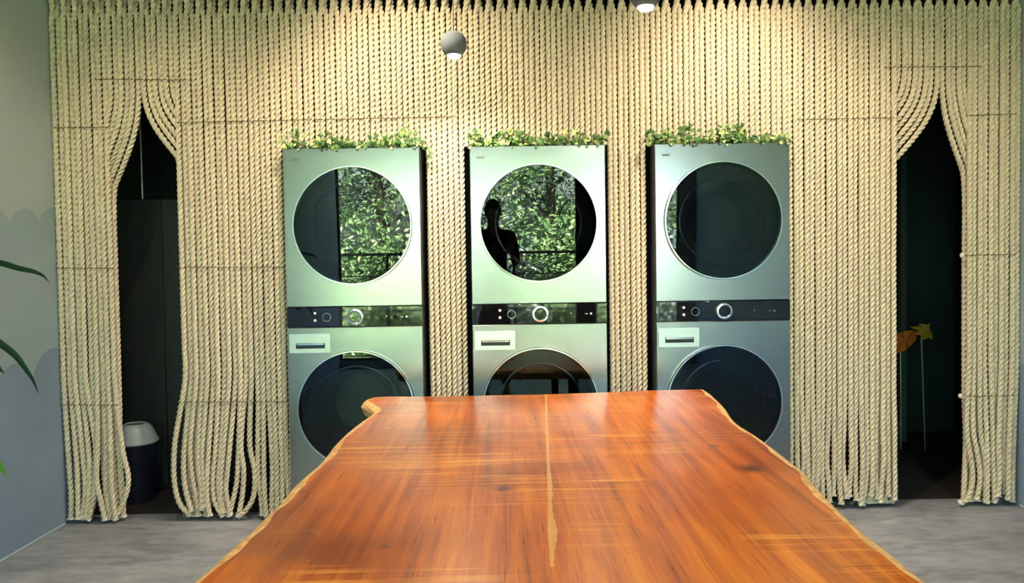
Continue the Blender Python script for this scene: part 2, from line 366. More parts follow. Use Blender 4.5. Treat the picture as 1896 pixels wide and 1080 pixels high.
def make_tower():
    t = empty('laundry_tower')
    bm = bmesh.new(); box(bm, -.345, .345, .012, .052, .04, MZ-.001, .002, 1)     # shell as five boards, so the drums have room
    bmesh.ops.delete(bm, geom=bm.verts[:], context='VERTS')
    box(bm, -.349, -.335, .014, .76, .035, MZ-.004, .003, 1); box(bm, .335, .349, .014, .76, .035, MZ-.004, .003, 1)
    box(bm, -.335, .335, .014, .76, MZ-.018, MZ-.002, .003, 1); box(bm, -.335, .335, .014, .76, .035, .05); box(bm, -.335, .335, .745, .76, .05, MZ-.018)
    box(bm, -.335, .335, .30, .31, .05, MZ-.018)
    fin('body_shell', bm, M['side_black'], t)
    for sx in (-.28, .28):
        for sy in (.07, .68):
            bm = bmesh.new(); lathe(bm, [(0, 0), (.024, 0), (.024, .012), (.012, .016), (.012, .035), (0, .035)], 16, 'Z', (sx, sy, 0)); fin('foot', bm, M['rubber'], t)
    bm = bmesh.new(); plate_hole(bm, -.35, .35, 1.141, MZ, 0, 1.557, .300, 0, .013); up = fin('dryer_front_panel', bm, M['steel'], t, angle=25)
    bm = bmesh.new(); box(bm, -.312, -.272, -.0015, .001, 1.893, 1.903, .0007, 1); fin('maker_badge', bm, mat('badge_grey', (.12, .13, .13), .4, .6) if 'badge_grey' not in bpy.data.materials else bpy.data.materials['badge_grey'], up)
    build_door(t, 'dryer', 1.557, .306, math.radians(2.0))
    bm = bmesh.new(); box(bm, -.35, .35, .002, .014, 1.037, 1.139, .0015, 1); cp = fin('control_panel', bm, M['gloss_black'], t)
    bm = bmesh.new(); lathe(bm, [(.030, .003), (.030, -.012), (.033, -.014), (.041, -.013), (.042, -.009), (.042, .003)], 48, 'Y', (.004, 0, 1.087)); dl = fin('program_dial', bm, M['chrome'], cp)
    bm = bmesh.new(); lathe(bm, [(0, -.010), (.028, -.010), (.030, -.006), (.030, .003)], 48, 'Y', (.004, 0, 1.087)); fin('dial_cap', bm, M['gloss_black'], dl)
    for z in (1.071, 1.108):
        bm = bmesh.new(); lathe(bm, [(0, -.0015), (.006, -.0015), (.0075, 0), (.0075, .003)], 16, 'Y', (-.205, 0, z)); fin('panel_button', bm, M['icon'], cp)
    bm = bmesh.new(); lathe(bm, [(.020, .003), (.020, -.001), (.0215, -.001), (.0215, .003)], 36, 'Y', (-.145, 0, 1.087)); fin('touch_ring', bm, M['drum_ring'], cp)
    for q in ((.16, .165, 1.085, 1.092), (.235, .25, 1.083, 1.086), (.262, .272, 1.080, 1.090)):
        bm = bmesh.new(); box(bm, q[0], q[1], .0008, .003, q[2], q[3]); fin('panel_print', bm, M['drum_ring'], cp)
    bm = bmesh.new(); plate_hole(bm, -.35, .35, .055, 1.035, 0, .612, .297, 0, .013); lp = fin('washer_front_panel', bm, M['steel'], t, angle=25)
    # detergent drawer with a recessed grip
    bm = bmesh.new(); x0, x1, z0, z1 = -.338, -.128, .905, 1.003; gx0, gx1, gz0, gz1 = -.305, -.155, .927, .955
    for q in ((x0, x1, gz1, z1), (x0, x1, z0, gz0), (x0, gx0, gz0, gz1), (gx1, x1, gz0, gz1)): box(bm, q[0], q[1], -.007, .001, q[2], q[3])
    bmesh.ops.remove_doubles(bm, verts=bm.verts[:], dist=1e-5)
    dr = fin('detergent_drawer', bm, M['steel_light'], t, smooth=False)
    bm = bmesh.new(); box(bm, gx0, gx1, -.0045, .0005, gz0, gz1); fin('grip_recess', bm, M['rubber'], dr, smooth=False)
    bm = bmesh.new(); box(bm, gx0+.004, gx1-.004, -.011, -.003, gz1-.010, gz1-.001, .002, 2); fin('drawer_handle', bm, M['chrome'], dr)
    build_door(t, 'washer', .612, .303, math.radians(-.3))
    bm = bmesh.new(); box(bm, -.34, .34, .03, .05, .012, .053, .002, 1); fin('kick_plate', bm, M['side_black'], t)
    return t
def copy_tree(o, parent=None):
    c = o.copy(); C.objects.link(c)
    if parent: c.parent = parent
    for ch in [x for x in bpy.data.objects if x.parent == o]: copy_tree(ch, c)
    return c
tw = make_tower(); towers = [tw, copy_tree(tw), copy_tree(tw)]
TX = [-.954, 0.0, .954]
for o, x, lab in zip(towers, TX, ('left stainless laundry tower, washer below dryer, nearest the trash bin opening',
                                  'middle stainless laundry tower, washer below dryer, directly behind the table seam',
                                  'right stainless laundry tower with the darkest round doors')):
    o.location = (x, 0, 0); tag(o, lab, 'washing machine', 'stacked washer and dryer towers')

# ------------------------------------------------------------------ rope curtain
YR = .112; ZTIE = at(420, 745, YR).z; ZTOP = 2.805
def crom(P, n_per=14):
    P = np.array(P, float); Q = np.vstack([2*P[0]-P[1], P, 2*P[-1]-P[-2]]); out = []
    for i in range(1, len(Q)-2):
        t = np.linspace(0, 1, n_per, endpoint=False)[:, None]; a, b, c, d = Q[i-1], Q[i], Q[i+1], Q[i+2]
        al = lambda u, v: max(np.linalg.norm(v-u)**.5, 1e-4)
        t0 = 0; t1 = al(a, b); t2 = t1+al(b, c); t3 = t2+al(c, d); tt = t1+t*(t2-t1)
        A1 = (t1-tt)/(t1-t0)*a+(tt-t0)/(t1-t0)*b; A2 = (t2-tt)/(t2-t1)*b+(tt-t1)/(t2-t1)*c; A3 = (t3-tt)/(t3-t2)*c+(tt-t2)/(t3-t2)*d
        B1 = (t2-tt)/(t2-t0)*A1+(tt-t0)/(t2-t0)*A2; B2 = (t3-tt)/(t3-t1)*A2+(tt-t1)/(t3-t1)*A3
        out.append((t2-tt)/(t2-t1)*B1+(tt-t1)/(t2-t1)*B2)
    return np.vstack(out+[P[-1:]])
NP = 18
th = np.linspace(0, 2*PI, NP, endpoint=False)
_d = (th+PI/3) % (2*PI/3)-PI/3
PROF = .0153*np.maximum(.536*np.cos(_d)+np.sqrt(np.maximum(.215-.2873*np.sin(_d)**2, 0)), .56)
def rope_mesh(name, keys, phase, step=.0082, scale=1.0):
    P = crom(keys); seg = np.linalg.norm(np.diff(P, axis=0), axis=1); s = np.concatenate([[0], np.cumsum(seg)]); L = s[-1]
    n = max(int(L/step), 4); u = np.linspace(0, L, n); P = np.stack([np.interp(u, s, P[:, k]) for k in range(3)], 1)
    for _ in range(2): P[1:-1] = .25*P[:-2]+.5*P[1:-1]+.25*P[2:]
    Tn = np.gradient(P, axis=0); Tn /= np.linalg.norm(Tn, axis=1)[:, None]
    A = np.cross(np.array([0, 1.0, 0]), Tn); A /= np.linalg.norm(A, axis=1)[:, None]; B = np.cross(Tn, A)       # path runs downwards
    ang = phase + u*2*PI/.086
    ca = th[None, :]; rot = ang[:, None]
    rad = np.tile(PROF, (n, 1))*scale
    fl = np.clip((u-(L-.018))/.018, 0, 1); rad *= (1+.28*fl)[:, None]
    X = rad*np.cos(ca-rot*-1); Yv = rad*np.sin(ca-rot*-1)
    V = P[:, None, :]+X[..., None]*A[:, None, :]+Yv[..., None]*B[:, None, :]
    verts = V.reshape(-1, 3)
    i = np.arange(n-1)[:, None]*NP; k = np.arange(NP)[None, :]; k2 = (k+1) % NP
    faces = np.stack([i+k, i+NP+k, i+NP+k2, i+k2], -1).reshape(-1, 4)
    nf = len(faces); me = bpy.data.meshes.new(name)
    me.vertices.add(len(verts)+2); me.vertices.foreach_set('co', np.vstack([verts, P[0], P[-1]+Tn[-1]*.003]).astype('f').ravel())
    capt = np.stack([np.full(NP, len(verts)), k[0], k2[0]], 1); capb = np.stack([np.full(NP, len(verts)+1), (n-1)*NP+k2[0], (n-1)*NP+k[0]], 1)
    loops = np.concatenate([faces.ravel(), capt.ravel(), capb.ravel()]); me.loops.add(len(loops)); me.loops.foreach_set('vertex_index', loops.astype('i'))
    ls = np.concatenate([np.arange(nf)*4, nf*4+np.arange(2*NP)*3]); me.polygons.add(len(ls)); me.polygons.foreach_set('loop_start', ls.astype('i'))
    mi = np.zeros(len(ls), 'i'); rows = np.repeat(np.arange(n-1), NP); mi[:nf][u[rows] > L-.012] = 1; mi[nf+NP:] = 1
    me.update(calc_edges=True)
    me.materials.append(M['rope']); me.materials.append(M['rope_end'])
    me.polygons.foreach_set('material_index', mi)
    me.polygons.foreach_set('use_smooth', np.ones(len(ls), bool)); me.update(); me.validate()
    return me
NR = 176
XS = np.linspace(WL+.017, WR-.017, NR)
def px_of(X, Y, Z):
    d = np.array([X, Y, Z])-CAM; z = d@_f; return 948+F*(d@R_)/z, 540-F*(d@U_)/z
slitL = at(262.5, 150, YR).x; slitR = at(1735, 132, YR).x
eLL, eLR = at(210, 345, YR).x, at(322, 290, YR).x
eRL, eRR = at(1660, 300, YR).x, at(1787, 315, YR).x
SPROF = ((0, 0), (.16, .01), (.36, .09), (.56, .28), (.77, .60), (.90, .83), (1, 1))
lp_paths = [[(125, 780), (128, 860), (132, 920), (131, 962)], [(138, 780), (142, 860), (144, 920), (144, 962)], [(150, 780), (154, 850), (158, 900), (155, 940), (150, 962)],
            [(161, 780), (165, 850), (165, 900), (161, 940), (157, 962)], [(172, 780), (177, 830), (176, 870), (172, 930), (163, 964)], [(183, 780), (180, 840), (179, 890), (187, 930), (195, 966)],
            [(197, 780), (196, 850), (196, 900), (199, 930), (205, 966)], [(207, 780), (205, 850), (206, 900), (210, 935), (214, 966)], [(219, 780), (228, 840), (237, 880), (236, 905), (228, 930), (218, 952)]]
lm_paths = [[(330, 780), (323, 830), (324, 900), (334, 935), (353, 955)], [(342, 780), (340, 850), (343, 905), (355, 948)], [(351, 780), (352, 830), (356, 880), (364, 925), (368, 956)],
            [(362, 780), (366, 850), (371, 900), (373, 945)], [(372, 780), (374, 850), (377, 900), (379, 940)], [(383, 780), (385, 850), (383, 900), (384, 930), (389, 956)],
            [(393, 780), (399, 830), (394, 890), (398, 930), (413, 957)], [(403, 780), (408, 840), (404, 890), (407, 930), (412, 950)], [(411, 780), (413, 840), (409, 890), (411, 930), (416, 950)],
            [(423, 780), (425, 830), (420, 880), (418, 910), (427, 955)], [(433, 780), (441, 850), (438, 895), (428, 940), (424, 956)], [(441, 780), (446, 830), (451, 870), (448, 920), (441, 957)],
            [(450, 780), (463, 830), (471, 870), (469, 920), (455, 945), (440, 957)]]
rp_paths = [[(1785, 760), (1790, 800), (1797, 850), (1801, 880), (1798, 905), (1788, 928), (1776, 934)], [(1797, 760), (1802, 800), (1811, 850), (1814, 890), (1808, 925)], [(1809, 760), (1815, 800), (1822, 850), (1824, 890), (1824, 930)],
            [(1820, 760), (1826, 800), (1828, 860), (1827, 932)], [(1834, 760), (1837, 800), (1838, 860), (1841, 931)], [(1846, 760), (1849, 820), (1850, 880), (1848, 920)], [(1856, 760), (1857, 840), (1861, 915)], [(1867, 760), (1867, 850), (1866, 926)], [(1876, 760), (1875, 850), (1874, 936)]]
def conv(path, Y): 
    out = []
    for p in path:
        v = at(p[0], p[1], Y); out.append((v.x, Y, max(v.z, .018)))
    return out
ropes = []
drawn = {}                                   # rope index -> (final x, reach z, rank)
def plan(lo, hi, xe, side, y_end, step_px, pxref):
    idx = [i for i in range(NR) if lo < XS[i] < hi]
    idx.sort(key=lambda i: -XS[i] if side < 0 else XS[i])          # outermost first
    for k, i in enumerate(idx):
        drawn[i] = (xe+side*(.010+.019*k), at(pxref, y_end-step_px*k, YR).z, k, side)
plan(eLL, slitL, eLL, -1, 345, 12, 213); plan(slitL, eLR, eLR, 1, 292, 11, 318)
plan(eRL, slitR, eRL, -1, 302, 11, 1663); plan(slitR, eRR, eRR, 1, 318, 12, 1785)
ZA = {-1: at(262, 150, YR).z, 1: at(1735, 132, YR).z}
statL = [i for i in range(NR) if XS[i] <= eLL]; statM = [i for i in range(NR) if XS[i] >= eLR and XS[i] < TX[0]-.36]
statR = [i for i in range(NR) if XS[i] >= eRR]; statQ = [i for i in range(NR) if XS[i] > TX[2]+.36 and XS[i] <= eRL]
for i in range(NR):
    X = XS[i]; pair = i//2; xc = .5*(XS[pair*2]+XS[min(pair*2+1, NR-1)]); front = (i % 2 == 0)
    yo = -1 if front else 1
    yb = YR+(.004 if i % 2 else -.004)+random.uniform(-.001, .001)
    keys = [(xc+yo*.001, YR+yo*.0275, ZTOP+.012), (xc+yo*.002, YR+yo*.0275, 2.765), (xc-.0045*(1 if front else -1), YR+yo*.016, 2.725), (X+(xc-X)*.35, YR+yo*.006, 2.695), (X, yb, 2.67), (X, yb, 2.56)]
    over = [x for x in TX if abs(X-x) < .367]
    ph1, ph2, a1, a2 = random.uniform(0, 6.28), random.uniform(0, 6.28), random.uniform(.0002, .0010), random.uniform(.0004, .0016)
    wob = lambda z: (a1*math.sin(z*4.1+ph1)+.6*a1*math.sin(z*9.3+ph2), a2*math.sin(z*3.3+ph2))
    def run(z0, z1, x=X, y=yb, dz=.16):
        n = max(int((z0-z1)/dz), 1); out = []
        for k in range(1, n+1):
            z = z0+(z1-z0)*k/n; w = wob(z); out.append((x+w[0], y+w[1], z))
        return out
    kind = 'plain'
    if i in drawn:
        xf, zr, k, side = drawn[i]; za = ZA[-1] if X < 0 else ZA[1]
        keys += run(2.56, za+.02)
        for (t, s) in SPROF[1:]: keys.append((X+(xf-X)*s, yb+.031*s**1.5+.001*k, za+(zr-za)*t))
        zf = ZTIE-.05
        keys += [(p[0], p[1], p[2]) for p in run(zr, zf, xf+.01*side, YR+.033)]
        pxx, _ = px_of(xf, YR, .3); jx = random.uniform(-.012, .012)
        keys += [(xf+.012*side+jx, YR+.036, .35), (xf+.006*side+jx*1.5, YR+.040, .12), (xf+jx, YR+.036, .018)]
        kind = 'drawn'
    elif over:
        keys += run(2.56, MZ+.016)
    elif i in statL or i in statR or (i in statM and statM.index(i) < 13):
        keys += run(2.56, ZTIE-.02)
        if i in statL: j = statL.index(i); q = lp_paths; n = len(statL)
        elif i in statR: j = statR.index(i); q = rp_paths; n = len(statR)
        else: j = statM.index(i); q = lm_paths; n = 13
        pj = min(int((j+.5)*len(q)/n), len(q)-1); prev = min(int((j-.5)*len(q)/n), len(q)-1) if j else -1
        dup = (pj == prev)
        ps = conv(q[pj][1:], yb+(.027 if dup else 0)+(-.006 if pj % 2 else .006))
        if dup: ps = [(p[0]+.006, p[1], p[2]+.003) for p in ps]
        keys = keys[:-1]+ps
    else:
        keys += run(2.56, ZTIE)
        loose = i in statM or i in statQ
        aw = .010 if loose else .002
        d1, d2 = random.uniform(-aw, aw), random.uniform(-aw, aw)
        if i in statQ: d2 -= .012*(i % 3 == 0)
        zb = .02+(random.uniform(0, .055) if i in statQ else random.uniform(0, .006))
        keys += [(X+d1*.6, yb, .45), (X+d1, yb+random.uniform(-.008, .01), .26), (X+(d1+d2)*.5, yb+random.uniform(-.008, .008), .12), (X+d2, yb, zb)]
    o = bpy.data.objects.new('rope', rope_mesh('rope', keys, random.uniform(0, 6.28))); C.objects.link(o)
    ropes.append((i, o, kind, X, over))
ORD = 'first second third fourth fifth sixth seventh eighth ninth tenth eleventh twelfth thirteenth fourteenth fifteenth sixteenth seventeenth eighteenth nineteenth twentieth'.split()
ORD += ['twenty-'+w for w in ORD[:9]]
TN = ('left', 'middle', 'right'); aboves = [[i for i in range(NR) if abs(XS[i]-x) < .367] for x in TX]
gapL = [i for i in range(NR) if TX[0]+.36 < XS[i] < TX[1]-.36]; gapR = [i for i in range(NR) if TX[1]+.36 < XS[i] < TX[2]-.36]
for i, o, kind, X, over in ropes:
    if kind == 'drawn':
        rank = drawn[i][2]; sd = 'left' if X < 0 else 'right'; es = 'left' if drawn[i][3] < 0 else 'right'
        if rank == 0: L = 'cream rope swept along the %s border of the %s curtain opening, edging the dark gap' % (es, sd), None
        else: L = 'cream rope drawn aside %s of the %s curtain opening, %s from its edge' % (es, sd, ORD[rank]), None
        L = L[0], 'ropes swept aside at the curtain openings'
    elif over:
        k = TX.index(over[0]); L = 'short cream twisted rope above the %s laundry tower, %s from its left corner' % (TN[k], ORD[aboves[k].index(i)]), 'ropes above the %s laundry tower' % TN[k]
    elif i in statL:
        e = ', against the wall' if i == 0 else ', bowed loose end over the bin' if i == statL[-1] else ''
        L = 'long cream twisted rope, %s from the left wall%s' % (ORD[statL.index(i)], e), 'ropes between left wall and left opening'
    elif i in statM: L = 'long cream twisted rope, %s to the right of the left opening' % ORD[statM.index(i)], 'ropes between left opening and left tower'
    elif i in statQ: L = 'long cream twisted rope, %s to the right of the right laundry tower' % ORD[statQ.index(i)], 'ropes between right tower and right opening'
    elif i in statR:
        e = ', against the wall' if i == NR-1 else ', beside two pale knots, end kicking left' if i == statR[0] else ''
        L = 'long cream twisted rope, %s from the right wall%s' % (ORD[NR-1-i], e), 'ropes between right opening and right wall'
    elif X < 0: L = 'cream twisted rope between left and middle laundry towers, %s from the left one' % ORD[gapL.index(i)], 'ropes between left and middle towers'
    else: L = 'cream twisted rope between middle and right laundry towers, %s from the middle one' % ORD[gapR.index(i)], 'ropes between middle and right towers'
    tag(o, L[0], 'rope', L[1])
# rail the ropes hang over
t = empty('curtain_rail', (0, YR, ZTOP)); tag(t, 'black rail along the ceiling from which the whole rope curtain hangs', 'curtain rail')
bm = bmesh.new(); tube(bm, [(WL+.002, 0, 0), (WR-.002, 0, 0)], .0125, 12); fin('rail_bar', bm, M['black_paint'], t)
for k in range(5):
    x = WL+.3+k*(WR-WL-.6)/4; x = min(XS[::2]+.0146, key=lambda q: abs(q-x))+.0292
    bm = bmesh.new(); box(bm, x-.004, x+.004, -.006, .006, .008, ZC-ZTOP-.001); fin('bracket', bm, M['black_paint'], t)
# thin cords stitched across the ropes
cords = [((178, 358), 148, 149, 'thin dark cord stitched across the ropes just above the left opening peak'),
         ((103, 206), 238, 236, 'thin dark cord across the ropes left of the left opening, topmost of three'),
         ((326, 850), 228, 217, 'long thin dark cord across the ropes above the left laundry tower'),
         ((109, 214), 496, 497, 'thin dark cord across the ropes left of the left opening, middle of three'),
         ((330, 528), 495, 495, 'thin dark cord across the ropes left of the left tower, at dryer door height'),
         ((116, 222), 749, 750, 'thin dark cord across the ropes left of the left opening, lowest of three'),
         ((331, 534), 744, 743, 'thin dark cord across the ropes left of the left tower, at washer door height'),
         ((1633, 1814), 126, 124, 'thin dark cord stitched across the ropes just above the right opening peak'),
         ((1478, 1656), 222, 219, 'thin dark cord across the ropes between right tower and right opening'),
         ((1790, 1880), 215, 212, 'thin dark cord across the ropes by the right wall, topmost of three'),
         ((1788, 1878), 473, 471, 'thin dark cord across the ropes by the right wall, middle, ending in a pale knot'),
         ((1786, 1877), 733, 732, 'thin dark cord across the ropes by the right wall, lowest, ending in a pale knot')]
for (x0, x1), ya, yb_, lab in cords:
    A, B = at(x0, ya, YR), at(x1, yb_, YR); bm = bmesh.new(); n = max(int((B.x-A.x)/.0073), 4); pts = []
    for k in range(n+1):
        x = A.x+(B.x-A.x)*k/n; ph = (x-XS[0])/(XS[1]-XS[0])
        pts.append((x, YR-.0135-.0055*math.cos(2*PI*ph), A.z+(B.z-A.z)*k/n+.0015*math.sin(k*1.7)))
    tube(bm, pts, .0022, 6); o = fin('tie_cord', bm, M['cord']); tag(o, lab, 'cord')
    if 'pale knot' in lab:
        bm = bmesh.new(); bmesh.ops.create_icosphere(bm, subdivisions=3, radius=.0115)
        for v in bm.verts:
            v.co.z *= 1.15; v.co *= 1+.10*math.sin(v.co.z*900+v.co.x*500)
        kx = at(1780 if ya < 500 else 1777, ya, YR); kn = fin('knot', bm, M['bead'], o); kn.location = (kx.x, YR-.006, kx.z); kn['label'] = 'round pale knot'

# ------------------------------------------------------------------ ivy garlands on the towers
def ivy_leaf(bm, p, nrm, up, s):
    a = up.cross(nrm).normalized(); b = nrm.cross(a).normalized(); n_ = nrm.normalized()
    sh = [(0, -.1), (.35, -.35), (.62, -.05), (.42, .22), (.5, .55), (.18, .6), (0, 1.0), (-.18, .6), (-.5, .55), (-.42, .22), (-.62, -.05), (-.35, -.35)]
    c = bm.verts.new(p+b*s*.15+n_*s*.12); vs = [bm.verts.new(p+a*x*s+b*y*s-n_*s*.10*(abs(x)+max(y-.4, 0))) for x, y in sh]
    for k in range(len(vs)): bm.faces.new((c, vs[k], vs[(k+1) % len(vs)]))
def garland(x0, x1, seed, label, dangle=()):
    rd = random.Random(seed); t = empty('ivy_garland', ((x0+x1)/2, .05, MZ)); tag(t, label, 'garland'); ox = (x0+x1)/2
    bm = bmesh.new(); pts = [(x0-ox+(x1-x0)*k/24, rd.uniform(-.03, .03), .010+rd.uniform(0, .022)) for k in range(25)]; tube(bm, pts, .003, 6)
    bl = bmesh.new()
    clump = [(rd.uniform(x0, x1)-ox, rd.uniform(.4, 1.0)) for _ in range(13)]
    for k in range(330):
        if rd.random() < .55: cx, hh = rd.choice(clump); x = rd.gauss(cx, .028); z = rd.uniform(.008, .105*hh)
        else: x = rd.uniform(x0, x1)-ox; z = rd.uniform(.006, .035)
        x = max(min(x, x1-ox+.02), x0-ox-.02); y = rd.uniform(-.058, .03)
        ivy_leaf(bl, Vector((x, y, z)), Vector((rd.uniform(-.7, .7), rd.uniform(-1, -.2), rd.uniform(-.2, .9))), Vector((rd.uniform(-1, 1), 0, rd.uniform(-.4, 1))), rd.uniform(.016, .030))
    for k in range(16):
        x = rd.uniform(x0, x1)-ox; ivy_leaf(bl, Vector((x, -.064, rd.uniform(-.012, .01))), Vector((rd.uniform(-.3, .3), -1, .3)), Vector((rd.uniform(-1, 1), 0, -.6)), rd.uniform(.010, .016))
    for (dx, dy, ln) in dangle:
        q = [(dx-ox-.02, dy-.05, .02), (dx-ox, dy-.055, .02), (dx-ox+.012, dy-.055, -.02), (dx-ox+.012, dy-.055, -ln)]; tube(bm, q, .002, 5)
        for k in range(7): ivy_leaf(bl, Vector((dx-ox+.012+rd.uniform(-.014, .016), dy-.062, .02-(ln+.02)*k/7)), Vector((rd.uniform(-.3, .3), -1, .2)), Vector((rd.uniform(-1, 1), 0, -.8)), rd.uniform(.011, .017))
    fin('stem', bm, M['ivy_stem'], t); fin('leaves', bl, M['ivy'], t, smooth=False)
garland(TX[0]-.36, TX[0]+.37, 3, 'variegated ivy garland lying on top of the left laundry tower', [(TX[0]+.385, .05, .06)])
garland(TX[1]-.35, TX[1]+.34, 4, 'variegated ivy garland lying on top of the middle laundry tower')
garland(TX[2]-.35, TX[2]+.34, 9, 'variegated ivy garland lying on top of the right laundry tower')

# ------------------------------------------------------------------ live edge table
left = [(672, 742), (683, 752), (690, 762), (668, 778), (640, 800), (618, 822), (606, 838), (590, 856), (566, 876), (540, 900), (520, 925), (492, 950), (468, 975), (440, 998), (405, 1030), (375, 1056), (345, 1080), (318, 1110), (280, 1160), (240, 1240), (170, 1350), (60, 1500), (-120, 1750), (-420, 2150)]
right = [(1308, 722), (1326, 736), (1342, 752), (1356, 772), (1372, 786), (1400, 803), (1432, 826), (1466, 852), (1492, 872), (1508, 893), (1530, 915), (1562, 946), (1600, 980), (1642, 1012), (1690, 1050), (1728, 1080), (1765, 1115), (1830, 1190), (1920, 1290), (2060, 1450), (2250, 1700), (2560, 2150)]
far = [(690, 735), (720, 733), (800, 733), (900, 731), (1000, 729), (1100, 726), (1200, 722), (1290, 720)]
def W2(l): return [atz(a, b, TZ) for a, b in l]
Lp, Rp, Fp = W2(left), W2(right), W2(far)
yn = -3.42
Lp = [p for p in Lp if p.y > yn]; Rp = [p for p in Rp if p.y > yn]
loop = [p.xy for p in Fp]+[p.xy for p in Rp]+[Vector((Rp[-1].x, yn)), Vector((.0, yn-.02)), Vector((Lp[-1].x, yn))]+[p.xy for p in Lp[::-1]]
def densify(lp, d=.02):
    out = []; n = len(lp)
    for i in range(n):
        p0, p1, p2, p3 = lp[i-1], lp[i], lp[(i+1) % n], lp[(i+2) % n]; m = max(int((p2-p1).length/d), 1)
        for k in range(m):
            t = k/m; out.append(.5*((2*p1)+(p2-p0)*t+(2*p0-5*p1+4*p2-p3)*t*t+(3*p1-p0-3*p2+p3)*t**3) if m > 1 else p1.copy())
    return out
loop = densify(loop); n = len(loop)
nrm = []
for i in range(n):
    tg = (loop[(i+2) % n]-loop[i-2]); nn = Vector((tg.y, -tg.x)); nrm.append(nn.normalized() if nn.length > 1e-6 else Vector((0, 1)))
area = sum(loop[i].x*loop[(i+1) % n].y-loop[(i+1) % n].x*loop[i].y for i in range(n))
sg = 1 if area > 0 else -1
nrm = [v*sg for v in nrm]
table = empty('live_edge_table', (0, -2.0, 0)); tag(table, 'long orange brown live edge slab table with pale sapwood rim and centre seam', 'table')
bm = bmesh.new()
def ring(off, z, jit=0): return [bm.verts.new((p.x+v.x*(off+jit*math.sin(i*.37)+jit*.6*math.sin(i*.91)), p.y+2.0+v.y*(off+jit*math.sin(i*.37)), z)) for i, (p, v) in enumerate(zip(loop, nrm))]
r0 = ring(-.028, TZ, .004); r1 = ring(-.014, TZ-.002); r2 = ring(-.002, TZ-.010); r3 = ring(.004, TZ-.026, .003); r4 = ring(-.012, TZ-.062, .004); 
top = bm.faces.new(r0); bot = bm.faces.new(r4[::-1])
sapf = []
for A, B in ((r0, r1), (r1, r2), (r2, r3), (r3, r4)):
    for k in range(n): f = bm.faces.new((A[k], B[k], B[(k+1) % n], A[(k+1) % n])); f.material_index = 1
bmesh.ops.triangulate(bm, faces=[top, bot]); bmesh.ops.recalc_face_normals(bm, faces=bm.faces[:])
tt = fin('tabletop', bm, [M['wood'], M['sap']], table, angle=35)
# geometry was built around the table's own origin; keep the wood pattern in room coordinates
tt.location = (0, 0, 0)
for yy in (-1.0, -2.75):
    bm = bmesh.new()
    for sx in (-.42, .26): box(bm, sx-.03, sx+.03, yy+2-.05, yy+2+.05, .0, TZ-.065, .003, 1)
    box(bm, -.39, .23, yy+2-.05, yy+2+.05, .0, .05, .003, 1); box(bm, -.39, .23, yy+2-.05, yy+2+.05, TZ-.11, TZ-.065, .003, 1)
    fin('leg_frame', bm, M['side_black'], table)

# ------------------------------------------------------------------ lamps
def globe(px, py, Y, r, label):
    p = at(px, py, Y); t = empty('globe_pendant_lamp', (p.x, p.y, p.z)); tag(t, label, 'pendant lamp', 'globe pendants')
    bm = bmesh.new(); a0 = math.radians(32)
    prof = [(0, r)]+[(r*math.sin(a), r*math.cos(a)) for a in [k*(PI-a0)/24 for k in range(1, 25)]]+[(r*math.sin(a0)-.004, -r*math.cos(a0)+.004)]
    lathe(bm, prof, 48); fin('shell', bm, M['globe'], t)
    bm = bmesh.new(); ra = r*math.sin(a0)-.002; z0 = -r*math.cos(a0)
    lathe(bm, [(ra, z0+.004), (ra, z0-.004), (ra*.85, z0-.010), (ra*.5, z0-.014), (0, z0-.0155)], 32); fin('light_lens', bm, M['led'], t)
    bm = bmesh.new(); tube(bm, [(0, 0, r-.002), (0, 0, ZC-p.z-.02)], .0022, 8); fin('cord', bm, M['rubber'], t)
    bm = bmesh.new(); lathe(bm, [(0, ZC-p.z-.001), (.045, ZC-p.z-.001), (.045, ZC-p.z-.02), (.04, ZC-p.z-.025), (0, ZC-p.z-.025)], 32); fin('ceiling_cup', bm, M['globe'], t)
    ld = bpy.data.lights.new('globe_light', 'SPOT'); ld.energy = GLOBE_W; ld.spot_size = math.radians(165); ld.spot_blend = 1.0; ld.shadow_soft_size = .025; ld.color = (1.0, .83, .66)
    lo = bpy.data.objects.new('globe_light', ld); C.objects.link(lo); lo.parent = t; lo.location = (0, 0, z0-.03)
globe(840, 82, -.37, .0605, 'small grey globe pendant lamp between left and middle laundry towers')
p1 = at(840, 82, -.37); d2 = ray(1195, -12); tt2 = (p1.z-CAM[2])/d2[2]
globe(1195, -12, CAM[1]+tt2*d2[1], .0605, 'grey globe pendant lamp at the top edge, only its lit underside showing')
def down(x, y, e, tilt, lab, size=112, col=(1.0, .83, .66)):
    t = empty('unseen_downlight', (x, y, ZC)); tag(t, lab, 'ceiling light', 'downlights on the ceiling')
    bm = bmesh.new(); lathe(bm, [(.034, -.001), (.045, -.001), (.045, -.05), (.034, -.05), (.034, -.001)], 32); fin('housing', bm, M['black_paint'], t)
    bm = bmesh.new(); lathe(bm, [(0, -.02), (.033, -.02), (.033, -.012), (0, -.012)], 24); fin('lamp_disc', bm, M['led'], t)
    ld = bpy.data.lights.new('downlight', 'SPOT'); ld.energy = e; ld.spot_size = math.radians(size); ld.spot_blend = 1.0; ld.shadow_soft_size = .035; ld.color = col
    lo = bpy.data.objects.new('downlight', ld); C.objects.link(lo); lo.parent = t; lo.location = (0, 0, -.052)
    lo.rotation_euler = Vector((tilt[0], tilt[1], -1)).to_track_quat('-Z', 'Y').to_euler()
